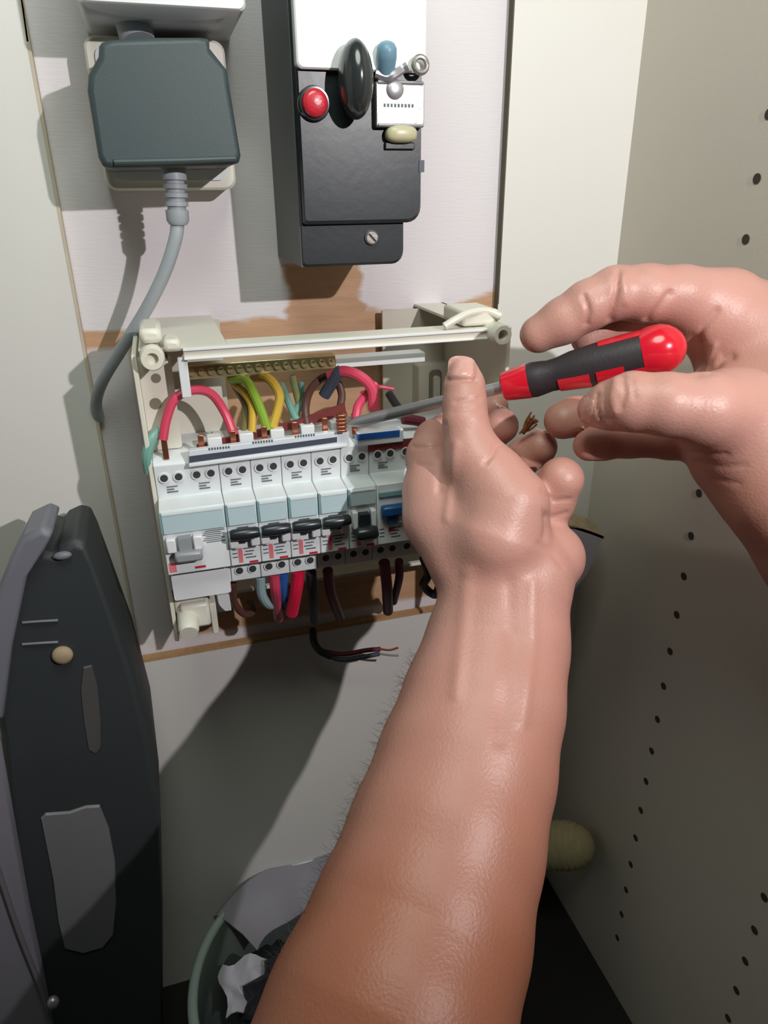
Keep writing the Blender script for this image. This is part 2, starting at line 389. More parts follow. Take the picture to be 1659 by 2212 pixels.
MB().box(q3[0]-8.5, q3[0]+8, MY-2.2, MY+1, q3[2]-1.8, q3[2]+1.6).build('lip', m_meter, mt, bevel=0.5)
bc = at(843,118,MY-10)
MB().lathe(bc+np.array([-0.5,6,-7]), bc+np.array([-1.5,0,5.5]), [(0,4.2),(0.5,5.2),(0.8,5.0),(0.95,3.6),(1,2.0)], 20).build('seal_cap', m_bluecap, mt, label='dusty blue seal cap')
rg = at(908,140,MY-8); pts = [rg+np.array([math.cos(a)*3.6, 0.6*math.sin(a), math.sin(a)*3.6]) for a in np.linspace(0, 2*math.pi, 13)]
MB().tube(pts, 1.3, n=8, sub=3).build('seal_ring', m_plate, mt, label='small pale seal ring')
MB().tube([at(880,142,MY-7), at(868,150,MY-6), at(850,162,MY-7), at(836,168,MY-6), at(812,160,MY-4)], 2.2, n=8).build('seal_wire', m_steel, mt)
MB().box(at(806,140,MY)[0], at(830,140,MY)[0], MY-3, MY+1, at(830,150,MY)[2], at(830,132,MY)[2]).build('hinge', m_steel, mt, bevel=0.5)
sc_ = at(803,513,410)
s_ = MB().lathe((sc_[0], 412, sc_[2]), (sc_[0], 408.6, sc_[2]), [(0,3.9),(0.7,3.9),(1,3.1)], 20).build('cover_screw', m_plate, mt, label='slotted grey cover screw')
MB().add([sc_+np.array(v) for v in [(-2.4,-1.7,1.8),(-1.6,-1.7,2.4),(2.4,-1.7,-1.8),(1.6,-1.7,-2.4)]], [(0,1,2,3)]).build('slot', m_hole, s_, smooth=0)
MB().box(at(905,350,MY)[0], at(916,350,MY)[0], MY-0.6, MY+1, at(905,372,MY)[2], at(905,346,MY)[2]).build('side_clip', m_wnavy, mt)

# ================================================================ FUSE BOX ENCLOSURE
FY = 384.0                                               # front of the enclosure rim
fb = thing('fuse_box', 'open cream fuse box enclosure without its front cover', 'fuse box', (90, 495, -252))
LX, RX = -19.0, 194.0
zt = at(700,732,FY)[2]; zt2 = at(700,757,FY)[2]; zb_ = -252.0
# top wall keeps two ends, the middle is knocked out
b = MB(); b.box(LX+4, 30, FY+3, 495, zt-2, zt); b.box(30, 172, FY+3, 402, zt-2, zt); b.box(172, RX, FY+3, 495, zt-2, zt)
b.build('top_wall', m_cream, fb, bevel=0.4)
b = MB(); b.box(LX+26, RX-1, FY, FY+3.4, zt2, zt); b.build('top_rail', m_cream, fb, bevel=0.5)
b = MB(); b.box(LX+26, RX-1, FY-1.4, FY+0.6, zt-1.6, zt-0.2); b.box(LX+26, RX-1, FY-1.2, FY+0.6, zt2, zt2+1.0); b.build('rail_bead', m_white, fb, bevel=0.3)
MB().box(LX, LX+2.4, FY+4, 495, zb_+3, zt-3).build('side_wall', m_cream, fb, bevel=0.4)
MB().box(RX-2.4, RX, FY, 495, zb_, zt).build('side_wall', m_cream, fb, bevel=0.4)
MB().box(LX+4, RX, 440, 495, zb_, zb_+2.4).build('bottom_wall', m_cream, fb, bevel=0.4)
# back plate with an opening onto the bare board
b = MB(); b.box(LX+2, 34, 484, 486.5, zb_+2, zt-2); b.box(145, RX-2, 484, 486.5, -215, zt-2); b.box(34, 145, 484, 486.5, -215, -168)
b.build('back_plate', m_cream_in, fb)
a = at(338,846,432); c = at(497,1010,432)
MB().box(a[0], c[0], 432, 434, c[2], a[2]).build('cover_plate', m_cream, fb)  # plate added forward of the back plate to catch the torch light
# left flange with round holes
fl = MB().prism(rrect(LX-1, LX+19.5, -130, zt2-1, 2), 402, 404.5).build('flange', m_cream, fb)
for (x, y, r) in [(350,770,3.0),(337,817,2.6),(336,872,3.2)]:
    c = at(x, y, 402); MB().frustum((c[0], 401.7, c[2]), (c[0], 404.6, c[2]), r, n=18).build('knockout', mat('knockout_shade', (128,118,102), 0.7), fl)
MB().box(at(386,800,388)[0], at(407,800,388)[0], 386, 389, at(395,858,388)[2], zt2+1).build('tab', m_white, fb, bevel=0.4)
def boss(px, py, Y=378, r=6.2, L=16):
    c = at(px, py, Y)
    return MB().lathe((c[0], Y+L, c[2]), (c[0], Y, c[2]), [(0,r),(0.9,r),(1,r-0.7),(1,r*0.5),(0.75,r*0.45)], 26).build('screw_boss', m_cream, fb)
boss(329,776); boss(1087,724, 374, 6.0, 30)
def quad_block(px0, py0, px1, py1, Y0, Y1, name, m, bev=1.0):
    a = at(px0, py0, Y0); c = at(px1, py1, Y0)
    return MB().box(a[0], c[0], Y0, Y1, c[2], a[2]).build(name, m, fb, bevel=bev)
quad_block(298, 712, 352, 742, 384, 420, 'corner_block', m_cream, 2.5)
quad_block(352, 735, 392, 760, 380, 400, 'corner_block', m_cream, 2)
quad_block(1000, 672, 1078, 702, 388, 420, 'corner_block', m_cream, 2)
MB().tube([at(960,705,386), at(985,690,386), at(1015,676,388), at(1050,672,390), at(1082,684,386)], 2.2).build('corner_rib', m_cream, fb)
# bottom-left stacked corner with boss
quad_block(374, 1290, 452, 1322, 392, 440, 'corner_block', m_cream, 2.5)
quad_block(388, 1312, 458, 1352, 386, 420, 'corner_block', m_cream, 2)
quad_block(452, 1305, 474, 1368, 400, 440, 'corner_block', m_cream, 0.6)
c = at(408,1368,376); MB().lathe((c[0]+1, 400, c[2]+7), (c[0], 376, c[2]), [(0,6.5),(0.9,6.2),(1,5.2)], 24).build('screw_boss', m_cream, fb)
a = at(450,1290,430); c = at(500,1318,430); MB().box(a[0], c[0], 430, 434, c[2], a[2]).build('tab', m_white, fb)
# brass earth bar with screw heads across the top
eb = thing('terminal_bar', 'brass earth terminal bar under the top rail of the fuse box', 'terminal bar', (50, 430, -105))
e0 = at(402,806,420); e1 = at(722,784,420)
MB().box(e0[0], e1[0], 416, 426, e0[2]-3, e0[2]+5).build('bar', m_brass, eb, bevel=0.5)
es = None
for k in range(16):
    x = e0[0]+3+(e1[0]-e0[0]-6)*k/15
    o = MB().lathe((x, 417, e0[2]+1), (x, 413.6, e0[2]+1), [(0,2.2),(0.7,2.2),(1,1.6)], 12).build('terminal_screw', m_brass, eb)
n0 = at(722,788,425); n1 = at(912,768,425)
nb = MB().box(n0[0], n1[0], 420, 432, n0[2]-1, n0[2]+4.5).build('terminal_cover', m_white); nb.name = 'terminal_cover'
tag(nb, 'white plastic strip beside the brass terminal bar in the fuse box', 'terminal cover')
# slotted bracket at the right of the box
br = thing('mounting_bracket', 'taupe slotted bracket inside the right end of the fuse box', 'bracket', (165, 484, -160))
a = at(905,790,470); c = at(985,940,470)
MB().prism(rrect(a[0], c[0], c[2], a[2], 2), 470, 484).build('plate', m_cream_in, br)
s0 = at(928,800,469); s1 = at(952,900,469)
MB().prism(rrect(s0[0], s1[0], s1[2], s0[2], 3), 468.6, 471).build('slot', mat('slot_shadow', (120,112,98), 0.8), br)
MB().prism(rrect(s0[0]+2.5, s1[0]-2, s1[2]+2, s0[2]-4, 2), 466, 470).build('tongue', m_cream_in, br)
# din rail
MB().box(LX+3, RX-3, 436, 441, -190, -158).build('din_rail', m_steel, fb)

# ================================================================ BREAKERS
P_ = 17.6; NX0 = -16.4; ZM = -175.0; YF = 372.0; YT = 388.0
def device(x0, n, kind, label, group=None):
    x1 = x0+n*P_-0.3; ft = -155.0; fbm = -195.0
    t = thing('circuit_breaker' if kind != 'rcd' else 'residual_current_device', label, 'breaker', (x0+n*P_/2, 436, -213), group)
    prof = [(YT,-133),(YT-1.5,-134.5),(YT,-154),(YF,-155.2),(YF,-194.6),(YT-4,-196),(YT-4,-211),(YT,-213),(436,-213),(436,-131),(YT+3,-131)]
    m = len(prof); vs = [(x0, y, z) for y, z in prof]+[(x1, y, z) for y, z in prof]
    MB().add(vs, [tuple(range(m)), tuple(reversed(range(m, 2*m)))]+[(i, m+i, m+(i+1) % m, (i+1) % m) for i in range(m)]).build('body', m_face, t, bevel=0.5)
    # terminal screw wells
    for k in range(n*2):
        x = x0+P_/4*(1+2*k)+(0.5 if k % 2 == 0 else -0.5)
        w_ = MB().lathe((x, YT+2, -141.5), (x, YT-2.1, -141.5), [(0,2.2),(0.9,2.9),(1,3.0)], 16).build('terminal_ring', m_white, t)
        MB().frustum((x, YT+1, -141.5), (x, YT-2.3, -141.5), 2.1, n=14).build('terminal_screw', m_screw, w_)
        w_ = MB().lathe((x, YT, -204), (x, YT-5.0, -204), [(0,2.2),(0.9,2.9),(1,3.0)], 16).build('terminal_ring', m_white, t)
        MB().frustum((x, YT-1, -204), (x, YT-5.2, -204), 2.2, n=14).build('terminal_screw', m_screw, w_)
    # glassy label window across the top of the nose
    wb = -168.5 if kind != 'black_down' else -166
    if kind in ('up', 'main', 'black_down'):
        wn = MB().box(x0+0.9, x1-0.9, YF-2.0, YF+1, wb, -156.4).build('label_window', m_window, t, bevel=0.4)
        MB().box(x0+1.2, x1-1.2, YF-2.3, YF-1.6, -157.2, -156.3).build('window_edge', m_white, wn)
        MB().box(x0-0.1, x0+0.9, YF-1.4, YF+1, wb, -156).build('window_edge', m_tealline, wn)
    xc = (x0+x1)/2
    if kind == 'up':
        lv = MB().lathe((x0+0.6, YF-7.5, -171.5), (x1-0.4, YF-7.5, -171.5), [(0,2.6),(0.1,3.2),(0.5,3.6),(0.9,3.2),(1,2.6)], 18).build('lever', m_lever, t)
        MB().box(xc-3, xc+3, YF-6, YF+1, -177.5, -170.5).build('lever_stem', m_lever, lv)
        MB().box(xc-3, xc+3, YF-0.7, YF+1, -179.6, -177.6).build('position_mark', m_red, t, label='red position mark')
        for s in (-1, 1): MB().box(xc+s*5.9-2.6, xc+s*5.9+2.6, YF-4.6, YF+1, -181.5, -173.5).build('lever_guard', m_white, t, bevel=0.8)
    if kind == 'main':
        MB().box(x0+5, x0+20, YF-8, YF-2, -184.5, -178.5).build('lever', m_levergrey, t, bevel=1.6, label='wide grey toggle')
        MB().box(x0+8, x0+15, YF-5, YF+1, -178.5, -171).build('lever_stem', m_levergrey, t)
        for xx in (x0+4, x0+18.5): MB().box(xx-2.6, xx+2.6, YF-4, YF+1, -179.5, -171).build('lever_guard', m_white, t, bevel=0.8)
        d = MB()
        for k in range(7): d.box(x1-12-(k % 3), x1-1.5-(k % 2)*2, YF-0.18, YF+0.1, -170.5-k*1.15, -170.1-k*1.15)
        d.build('printed_marks', m_ink, t, kind='stuff')
        MB().box(x0+1, x0+5, YF-0.2, YF+0.1, -193, -187).build('colour_mark', m_pink, t)
        MB().box(x0+15, x0+21, YF-0.2, YF+0.1, -192.6, -191.2).build('colour_mark', m_red, t)
        MB().prism(rrect(x0+1, x1-1, -216, -199, 1.5), YT-8, YT-2).build('terminal_shield', m_white, t)
    if kind == 'black_down':
        MB().box(xc-3.2, xc+3.2, YF-5, YF+1, -178, -171).build('lever_stem', m_lever, t)
        MB().lathe((x0+2.2, YF-8, -181.5), (x1-2.2, YF-8, -181.5), [(0,3.4),(0.12,4.2),(0.88,4.2),(1,3.4)], 18).build('lever', m_lever, t, label='black lever pushed down')
        for s in (-1, 1): MB().box(xc+s*5.6-1.6, xc+s*5.6+1.6, YF-4.6, YF+1, -180, -169).build('lever_guard', m_white, t, bevel=0.6)
    if kind == 'rcd':
        MB().box(x0+1, x1-8, YF-1.4, YF+1, -163, -159.8).build('label_window', m_tealline, t, bevel=0.3)
        MB().box(x0+1.5, x0+19, YF-7, YF-1, -174, -167.5).build('lever', m_leverblue, t, bevel=1.4, label='blue toggle')
        MB().box(x0+6, x0+11, YF-4, YF+1, -180, -173).build('lever_stem', m_leverblue, t)
        MB().box(x0+12.5, x0+19, YF-3, YF+1, -180.5, -173.5).build('test_button', m_white, t, bevel=0.5)
        d = MB()
        for k in range(3): d.add([(x0+7+k*10, YF-0.2, -184), (x0+11+k*10, YF-0.2, -185.6), (x0+7+k*10, YF-0.2, -187.2)], [(0,1,2)])
        d.build('colour_mark', m_red, t, smooth=0)
    d = MB()
    for c_ in range(n):
        bx = x0+c_*P_
        for k in range(3): d.box(bx+5.5, bx+11.5-(k % 2)*2, YT-0.9, YT+0.1, -147.6-k*1.6, -147.1-k*1.6)
        if kind != 'main':
            for k in range(4): d.box(bx+7.6+(k % 2), bx+14.6-(k % 3), YF-0.18, YF+0.1, -184.6-k*2.0, -183.9-k*2.0)
            for k in range(3): d.box(bx+1.2, bx+4.2, YF-0.18, YF+0.1, -184.6-k*2.4, -184.0-k*2.4)
    d.build('printed_marks', m_ink, t, kind='stuff')
    if kind in ('up', 'black_down'):
        MB().box(x0+4.6, x0+7.0, YF-0.2, YF+0.1, -193, -183.6).build('colour_mark', m_pink, t)
        MB().box(x0+10.5, x0+15.5, YF-0.2, YF+0.1, -194, -192.7).build('colour_mark', m_red, t)
    return t
device(NX0, 2, 'main', 'double-width white main switch with a grey toggle at the left end')
xs = NX0+2*P_
names = ['white circuit breaker with black lever up, directly right of the grey-toggle main switch',
         'white circuit breaker with black lever up, second from the main switch',
         'white circuit breaker with black lever up, third from the main switch',
         'white circuit breaker with black lever up, directly left of the one whose lever is down']
for k in range(4): device(xs+k*P_, 1, 'up', names[k], 'circuit breakers with levers up')
device(xs+4*P_, 1, 'black_down', 'white circuit breaker with its black lever pushed down, left of the blue toggle')
device(xs+5*P_, 2, 'rcd', 'white double-width residual current device with a blue toggle beside the hand')
device(xs+7*P_, 2, 'plain', 'plain white breaker mostly hidden behind the left hand')
# comb busbar
bb = thing('busbar', 'white comb busbar with dark stripe across the breaker tops', 'busbar', (45, 384, -133))
a = at(408,975,YT-6); c = at(752,930,YT-6)
bx0, bx1 = at(402,990,YT-6)[0], at(752,940,YT-6)[0]; bz1 = at(580,952,YT-6)[2]; bz0 = at(580,982,YT-6)[2]
def pxprism(pts, Y0, Y1, name, m, par, **k): return MB().prism([(q[0], q[2]) for q in [at(x, y, Y0) for x, y in pts]], Y0, Y1).build(name, m, par, **k)
pxprism([(408,974),(754,929),(754,964),(408,1006)], YT-6, YT-1.5, 'cover', m_barwhite, bb, bevel=0.4)
pxprism([(409,986),(728,944),(728,955),(409,1000)], YT-6.3, YT-5, 'stripe', m_barstrip, bb)
pxprism([(408,1003),(750,960),(750,966),(408,1010)], YT-7.4, YT-5, 'lower_lip', m_white, bb, bevel=0.4)
d = MB()
for xx in (14, 38, 62):
    for k in range(8):
        zz = bz0+5.6+xx*0.045; d.box(xx+k*1.5, xx+k*1.5+0.9, YT-6.25, YT-5.9, zz, zz+1.2)
d.build('printed_marks', m_ink, bb, kind='stuff')
pxprism([(425,962),(560,928),(640,908),(745,872),(748,892),(700,910),(640,925),(560,945),(425,980)], YT+6, YT+8, 'insulator', m_maroon, bb, label='maroon insulating strip')
for k in range(7):
    x = NX0+P_*(k+0.45) if k else NX0+6
    MB().box(x, x+3.2, YT+0.5, YT+2.5, bz1-7+k*0.5, bz1+4+k*0.8).build('copper_pin', m_copper, bb, bevel=0.3)
for k in (1,2,3,4,5):
    x = NX0+P_*(k+0.62)+2; MB().box(x, x+8, YT+1, YT+10, bz1-4+k*.6, bz1+2+k*.6).build('clamp', m_white, bb, bevel=0.6)
# bright bare copper lug at the screwdriver tip
lug = MB(); c = at(740,915,378)
for k in range(5): lug.box(c[0]-2.6, c[0]+2.2, 377, 384, c[2]-5+k*2.2, c[2]-3.5+k*2.2)
lug.build('copper_lug', m_copper, bb, bevel=0.3, label='shiny ribbed copper lug')
# second, blue striped bar to the right
b2 = thing('busbar', 'blue-striped white busbar behind the screwdriver shaft', 'busbar', (115, 384, -128))
a = at(768,928,388); c = at(860,935,388)
MB().box(a[0], c[0]+2, 384, 394, c[2]-4.5, c[2]+3.4).build('cover', m_barwhite, b2, bevel=0.4)
MB().box(a[0]-0.3, c[0]-0.5, 383.4, 385, c[2]-0.6, c[2]+3.0).build('stripe', m_barblue, b2)
a = at(795,945,386); MB().box(a[0], c[0]+10, 386, 392, c[2]-9.5, c[2]-3.8).build('insulator', m_maroon, b2, label='dark maroon insulator')

# ================================================================ WIRES
def wire(name, label, cat, m, pts, r, group=None, ends=None, n=10):
    t = MB().tube([at(*p) for p in pts], r, n=n).build(name, m); tag(t, label, cat, group)
    return t
wire('red_wire', 'thick red wire arching at the left end of the fuse box', 'wire', m_wred, [(352,950,390),(360,905,392),(378,862,394),(415,843,396),(455,850,398),(485,890,398),(505,940,394)], 2.6)
wire('red_wire', 'thick red wire looped above the screwdriver tip', 'wire', m_wred, [(768,905,386),(775,875,390),(795,850,396),(812,828,398)], 2.7)
wire('red_wire', 'thick red wire arching over toward the blue busbar', 'wire', m_wred, [(712,812,404),(740,802,398),(775,812,392),(803,840,388),(808,885,386)], 3.2)
wire('red_wire', 'thin red wire end poking out inside the right of the box', 'wire', m_wred, [(780,850,430),(815,836,425),(850,840,424)], 1.3)
wire('dark_sleeve', 'dark navy sleeve joining the looped red wire', 'wire', m_wnavy, [(700,855,406),(712,835,404),(728,808,400),(738,800,399)], 3.6)
wire('brown_wire', 'brown wire curving behind the dark sleeve', 'wire', m_wbrown, [(735,880,400),(738,850,404),(725,820,408),(700,815,415),(672,840,410),(660,880,400),(665,930,392)], 2.4)
wire('green_wire', 'green wire looping down to the second breaker', 'wire', m_wgreen, [(498,820,425),(530,822,412),(548,850,402),(565,890,396),(578,930,392)], 2.7)
wire('yellow_wire', 'yellow wire beside the green wire', 'wire', m_wyellow, [(505,828,428),(530,850,410),(545,880,402),(545,935,394)], 2.4)
wire('yellow_wire', 'yellow wire hooking down to the third breaker', 'wire', m_wyellow, [(548,816,428),(580,818,410),(603,850,402),(600,885,398),(588,925,394)], 2.7)
wire('olive_wire', 'olive brown wire at the left of the green wire', 'wire', mat('wire_olive', (120,112,72), 0.5), [(505,830,430),(528,870,412),(530,900,406),(527,935,396)], 2.2)
wire('teal_wire', 'teal wire slanting between the yellow and brown wires', 'wire', m_wteal, [(608,832,425),(620,860,410),(632,890,402),(645,915,396)], 2.2)
wire('teal_wire', 'short teal wire right of the slanting one', 'wire', m_wteal, [(650,830,428),(655,860,415),(640,885,404),(632,915,398)], 2.0)
wire('olive_wire', 'olive wire just left of the brown wire', 'wire', mat('wire_olive_pale', (140,150,96), 0.5), [(632,815,430),(640,850,415),(645,880,408),(628,925,398)], 2.0)
wire('teal_wire', 'teal wire hanging down the left side of the fuse box', 'wire', m_wteal, [(345,930,396),(328,950,392),(318,985,390),(322,1020,392)], 3.0)
wire('dark_wire', 'dark wire running down to the right behind the shaft', 'wire', m_wblack, [(840,850,430),(860,880,420),(885,905,410),(905,930,405)], 2.6)
wire('red_wire', 'dark red wire end by the index finger', 'wire', m_wmaroon, [(870,905,392),(895,908,392),(915,912,392)], 3.2)
# wires below the breakers
bl = [('grey_wire','pale grey wire hooking below the breakers', mat('wire_pale',(160,188,192),0.4), [(562,1246,392),(566,1285,396),(580,1305,402),(596,1306,410)], 3.0),
      ('red_wire','dull red wire below the breakers beside the blue wire', m_wred, [(592,1240,390),(596,1280,394),(602,1335,420)], 3.4),
      ('blue_wire','blue wire below the breakers', m_wblue, [(612,1240,391),(611,1275,395),(622,1315,410)], 3.0),
      ('red_wire','bright red wire below the breakers, right of the blue wire', m_wred2, [(645,1236,388),(640,1275,390),(630,1325,398)], 4.0),
      ('black_wire','black wire in the shade just right of the bright red wire', m_wblack, [(672,1236,392),(676,1290,400),(680,1340,420)], 3.4),
      ('maroon_wire','maroon wire in shade, left one below the breakers', m_wmaroon, [(708,1232,392),(715,1280,400),(735,1335,420)], 3.4),
      ('maroon_wire','maroon wire in shade, right one below the breakers', m_wmaroon, [(830,1215,392),(836,1270,400),(838,1320,420)], 3.8),
      ('maroon_wire','thin maroon wire next to the hand below the breakers', m_wmaroon, [(862,1212,392),(862,1250,400),(850,1300,420)], 2.8),
      ('brown_wire','brown wire curled at the lower left of the fuse box', m_wbrown, [(505,1262,400),(506,1300,404),(525,1325,410),(545,1322,420),(540,1300,430)], 2.4),
      ('black_wire','black wire curling behind the hand near the wrist', m_wblack, [(915,1205,392),(925,1240,396),(915,1265,405),(940,1285,410),(950,1262,400)], 3.0)]
for nm, lb, m, pts, r in bl: wire(nm, lb, 'wire', m, pts, r)
lc = thing('loose_cable', 'loose black cable with two stripped ends hanging below the fuse box', 'cable', at(720,1425,470))
MB().tube([at(676,1360,482), at(678,1385,470), at(690,1405,462), at(715,1418,458)], 3.0).build('sheath', m_wblack, lc)
MB().tube([at(700,1407,461), at(740,1413,456), at(790,1405,452), at(822,1402,450)], 1.9).build('core', m_wmaroon, lc, label='maroon core')
MB().tube([at(700,1412,461), at(735,1425,456), at(780,1420,452), at(820,1412,450)], 1.9).build('core', m_wnavy, lc, label='dark navy core')
MB().tube([at(822,1402,450), at(842,1404,450), at(860,1399,450)], 0.9).build('bare_end', m_copper, lc)
MB().tube([at(820,1412,450), at(840,1415,450), at(860,1416,450)], 0.9).build('bare_end', m_steel, lc)

# ================================================================ THINGS LOW IN THE CABINET
cs = thing('storage_case', 'dark grey moulded plastic case with pale slots leaning in the lower left', 'case', (-100, 440, -600))
CYY = 400
pr = [(60,1215),(90,1190),(118,1196),(130,1180),(160,1166),(182,1172),(198,1205),(230,1290),(282,1430),(325,1590),(345,1760),(352,1960),(352,2240),(80,2240),(60,2000),(20,1760),(0,1600),(-20,1500),(20,1330)]
P = [at(x, y, CYY) for x, y in pr]
MB().prism([(q[0], q[2]) for q in P], CYY, 455, inset=4).build('shell', m_case, cs, bevel=1.5)
pr = [(92,1140),(115,1150),(100,1180),(60,1240),(25,1400),(5,1560),(-60,1560),(-50,1400),(0,1260),(50,1160)]
P = [at(x, y, 392) for x, y in pr]
MB().prism([(q[0], q[2]) for q in P], 392, 430, inset=3).build('rim', m_case2, cs, bevel=1.5, label='lighter grey rounded rim')
pr = [(88,1768),(98,1758),(150,1754),(185,1742),(215,1740),(235,1790),(248,1860),(252,1950),(245,2020),(222,2048),(180,2060),(140,2050),(125,1990),(112,1900)]
P = [at(x, y, CYY-1) for x, y in pr]
MB().prism([(q[0], q[2]) for q in P], CYY-1.5, CYY+3, inset=1.2).build('slot_panel', m_slot, cs, label='large pale grey rounded slot')
pr = [(180,1442),(198,1438),(210,1480),(218,1560),(218,1615),(208,1630),(192,1622),(180,1560),(174,1490)]
P = [at(x, y, CYY-1) for x, y in pr]
MB().prism([(q[0], q[2]) for q in P], CYY-1, CYY+3, inset=0.8).build('slot_panel', mat('slot_dim', (84,82,82), 0.5), cs, label='narrow dim grey slot')
c = at(135,1415,CYY-2); MB().ball(c, (6,4,6)).build('stud', m_cardedge, cs, label='beige stud')
c = at(135,1200,CYY-2); MB().ball(c, (5,2.5,2.5)).build('catch', m_case2, cs)
for y_, dx in ((1345,0),(1392,-5)):
    MB().tube([at(48,y_,CYY-1), at(90,y_-3,CYY-2), at(125,y_-5,CYY-1)], 0.8).build('moulded_line', m_case2, cs)
gp = thing('grey_board', 'pale grey board edge in the bottom left corner', 'board', at(40,2100,380))
pr = [(-120,1500),(0,1610),(30,1780),(62,1960),(88,2080),(118,2240),(-160,2240)]
P = [at(x, y, 388) for x, y in pr]
MB().prism([(q[0], q[2]) for q in P], 382, 392, inset=1).build('panel', mat('board_grey', (136,132,142), 0.5), gp)
MB().tube([at(-10,1860,380), at(40,2010,380), at(90,2140,380), at(118,2240,380)], 2.6, flat=0.6).build('edge_strip', mat('edge_lilac', (116,110,118), 0.5), gp)
c = at(115,2165,372); MB().ball(c, (4,4,5)).build('catch', m_steel, gp, label='small shiny catch')
# tub with rim, bag and paper inside
tb = thing('plastic_tub', 'translucent round plastic tub with pale curved rim behind the forearm', 'tub', (40, 380, -640))
tc_ = at(690,2085,380)+np.array([6, 0, -10]); TR = 108.0
ringp = [tc_+np.array([math.cos(a)*TR, math.sin(a)*TR*1.0, 0]) for a in np.linspace(0, 2*math.pi, 25)]
MB().tube(ringp, 4.2, n=12, sub=4).build('rim', mat('tub_rim', (164,180,172), 0.25, coat=0.4), tb, label='pale green-grey rolled rim')
b = MB(); prof = [(0,TR),(0.02,TR+1),(1,TR-24)]; b.lathe(tc_, tc_+np.array([0,0,-150.]), [(0,TR-1),(1,TR-22)], 56, caps=False); b.lathe(tc_, tc_+np.array([0,0,-148.]), [(0,TR-3),(1,TR-24)], 56, caps=True)
b2_ = MB(); b2_.lathe(tc_, tc_+np.array([0,0,-150.]), [(0,TR-1),(1,TR-22)], 56, caps=False)
n_ = 56; b2_.lathe(tc_, tc_+np.array([0,0,-147.]), [(0,TR-3.5),(1,TR-24.5)], 56, caps=False)
b2_.lathe(tc_+np.array([0,0,-147.]), tc_+np.array([0,0,-150.]), [(0,TR-22.5),(1,TR-22)], 56, caps=True)
b2_.build('wall', m_tub, tb)
bag = MB(); bag.ball(tc_+np.array([-22,-10,-26]), (52,48,38), nu=40, nv=26)
bo = bag.build('bin_bag', m_bag); tag(bo, 'crumpled dark bag sitting in the plastic tub', 'bag')
for v in bo.data.vertices:
    q = v.co*18/MM*0.02; f = 1+0.10*math.sin(q.x*3+q.z*2)+0.07*math.sin(q.y*4-q.x*2); v.co = Vector((v.co.x*f, v.co.y*f, v.co.z*(1+0.05*math.sin(q.x*5))))
pp = MB(); g = []; nx, ny = 10, 8
q0 = tc_+np.array([-84,-6,-10])
for i in range(nx):
    for j in range(ny):
        g.append(q0+np.array([i*4.6+3*math.sin(j), j*5.5, 6*math.sin(i*0.9+j*0.5)-i*0.8+j*1.5]))
pp.add(g+[p+np.array([0,0,-1.2]) for p in g], [(i*ny+j, (i+1)*ny+j, (i+1)*ny+j+1, i*ny+j+1) for i in range(nx-1) for j in range(ny-1)]+[(80+i*ny+j, 80+i*ny+j+1, 80+(i+1)*ny+j+1, 80+(i+1)*ny+j) for i in range(nx-1) for j in range(ny-1)])
po = pp.build('paper_sheet', m_paper); tag(po, 'creased pale sheet lying at the left inside the plastic tub', 'paper')
lnr = MB(); ln_p = [(-14,TR+7),(2,TR+7.5),(6,TR+3),(4,TR-8),(-3,TR-24),(-16,TR-38),(-17,TR-38),(-4.5,TR-24),(2.6,TR-8),(4.4,TR+2.6),(1.4,TR+5.6),(-14,TR+5.4)]
n_ = 72; vs = []; sw = (0.30, 1.05)
A = np.linspace(math.radians(60), math.radians(138), n_)
for i, a in enumerate(A):
    for zz, r_ in ln_p:
        r2 = r_+2.2*math.sin(a*9)*(r_ < TR); vs.append(tc_+np.array([math.cos(a)*r2, math.sin(a)*r2, zz+1.6*math.sin(a*7)]))
K = len(ln_p); lnr.add(vs, [(i*K+k, (i+1)*K+k, (i+1)*K+(k+1) % K, i*K+(k+1) % K) for i in range(n_-1) for k in range(K)]+[tuple(range(K)), tuple(reversed(range((n_-1)*K, n_*K)))])
lnr.build('folded_liner', mat('liner_grey', (138,134,142), 0.6, bump=0.4, bscale=50), tb, label='pale crumpled liner folded over the back of the rim')
# cream ribbed roll on the right
rl = thing('mesh_roll', 'cream ribbed roll poking out behind the forearm at the lower right', 'roll', at(1180,1840,440))
ra = at(1120,1822,440); rbp = at(1284,1828,400)
ax = rbp-ra; prof = []
for k in range(40):
    t = k/39; r = 22*(1 if t < 0.62 else math.sqrt(max(0.0, 1-((t-0.62)/0.385)**2)))+0.7*math.sin(k*2.1)
    prof.append((t, max(r, 0.5)))
MB().lathe(ra, rbp, prof, 36).build('roll', m_roll, rl, smooth=60)
# flap behind the wrist
fp = thing('cardboard_flap', 'lilac grey cardboard piece with torn brown top edge behind the wrist', 'cardboard', at(1250,1200,440))
pr = [(1195,1135),(1258,1142),(1282,1150),(1304,1158),(1290,1190),(1268,1240),(1235,1280),(1190,1280)]
P = [at(x, y, 430) for x, y in pr]; MB().prism([(q[0], q[2]) for q in P], 430, 433).build('face', m_card, fp, smooth=0)
pa = [at(x, y, 430) for x, y in [(1195,1132),(1240,1136),(1275,1147),(1306,1159)]]; pb_ = [at(x, y, 452) for x, y in [(1200,1102),(1232,1106),(1262,1116),(1292,1138)]]
v = pa+pb_; b = MB(); b.add(v+[q+np.array([0,0,-2.5]) for q in v], [(0,1,5,4),(1,2,6,5),(2,3,7,6),(8,12,13,9),(9,13,14,10),(10,14,15,11),(4,5,13,12),(5,6,14,13),(6,7,15,14),(0,8,9,1),(1,9,10,2),(2,10,11,3),(3,11,15,7),(0,4,12,8)])
b.build('torn_edge', m_cardedge, fp, smooth=0, label='torn brown edge')

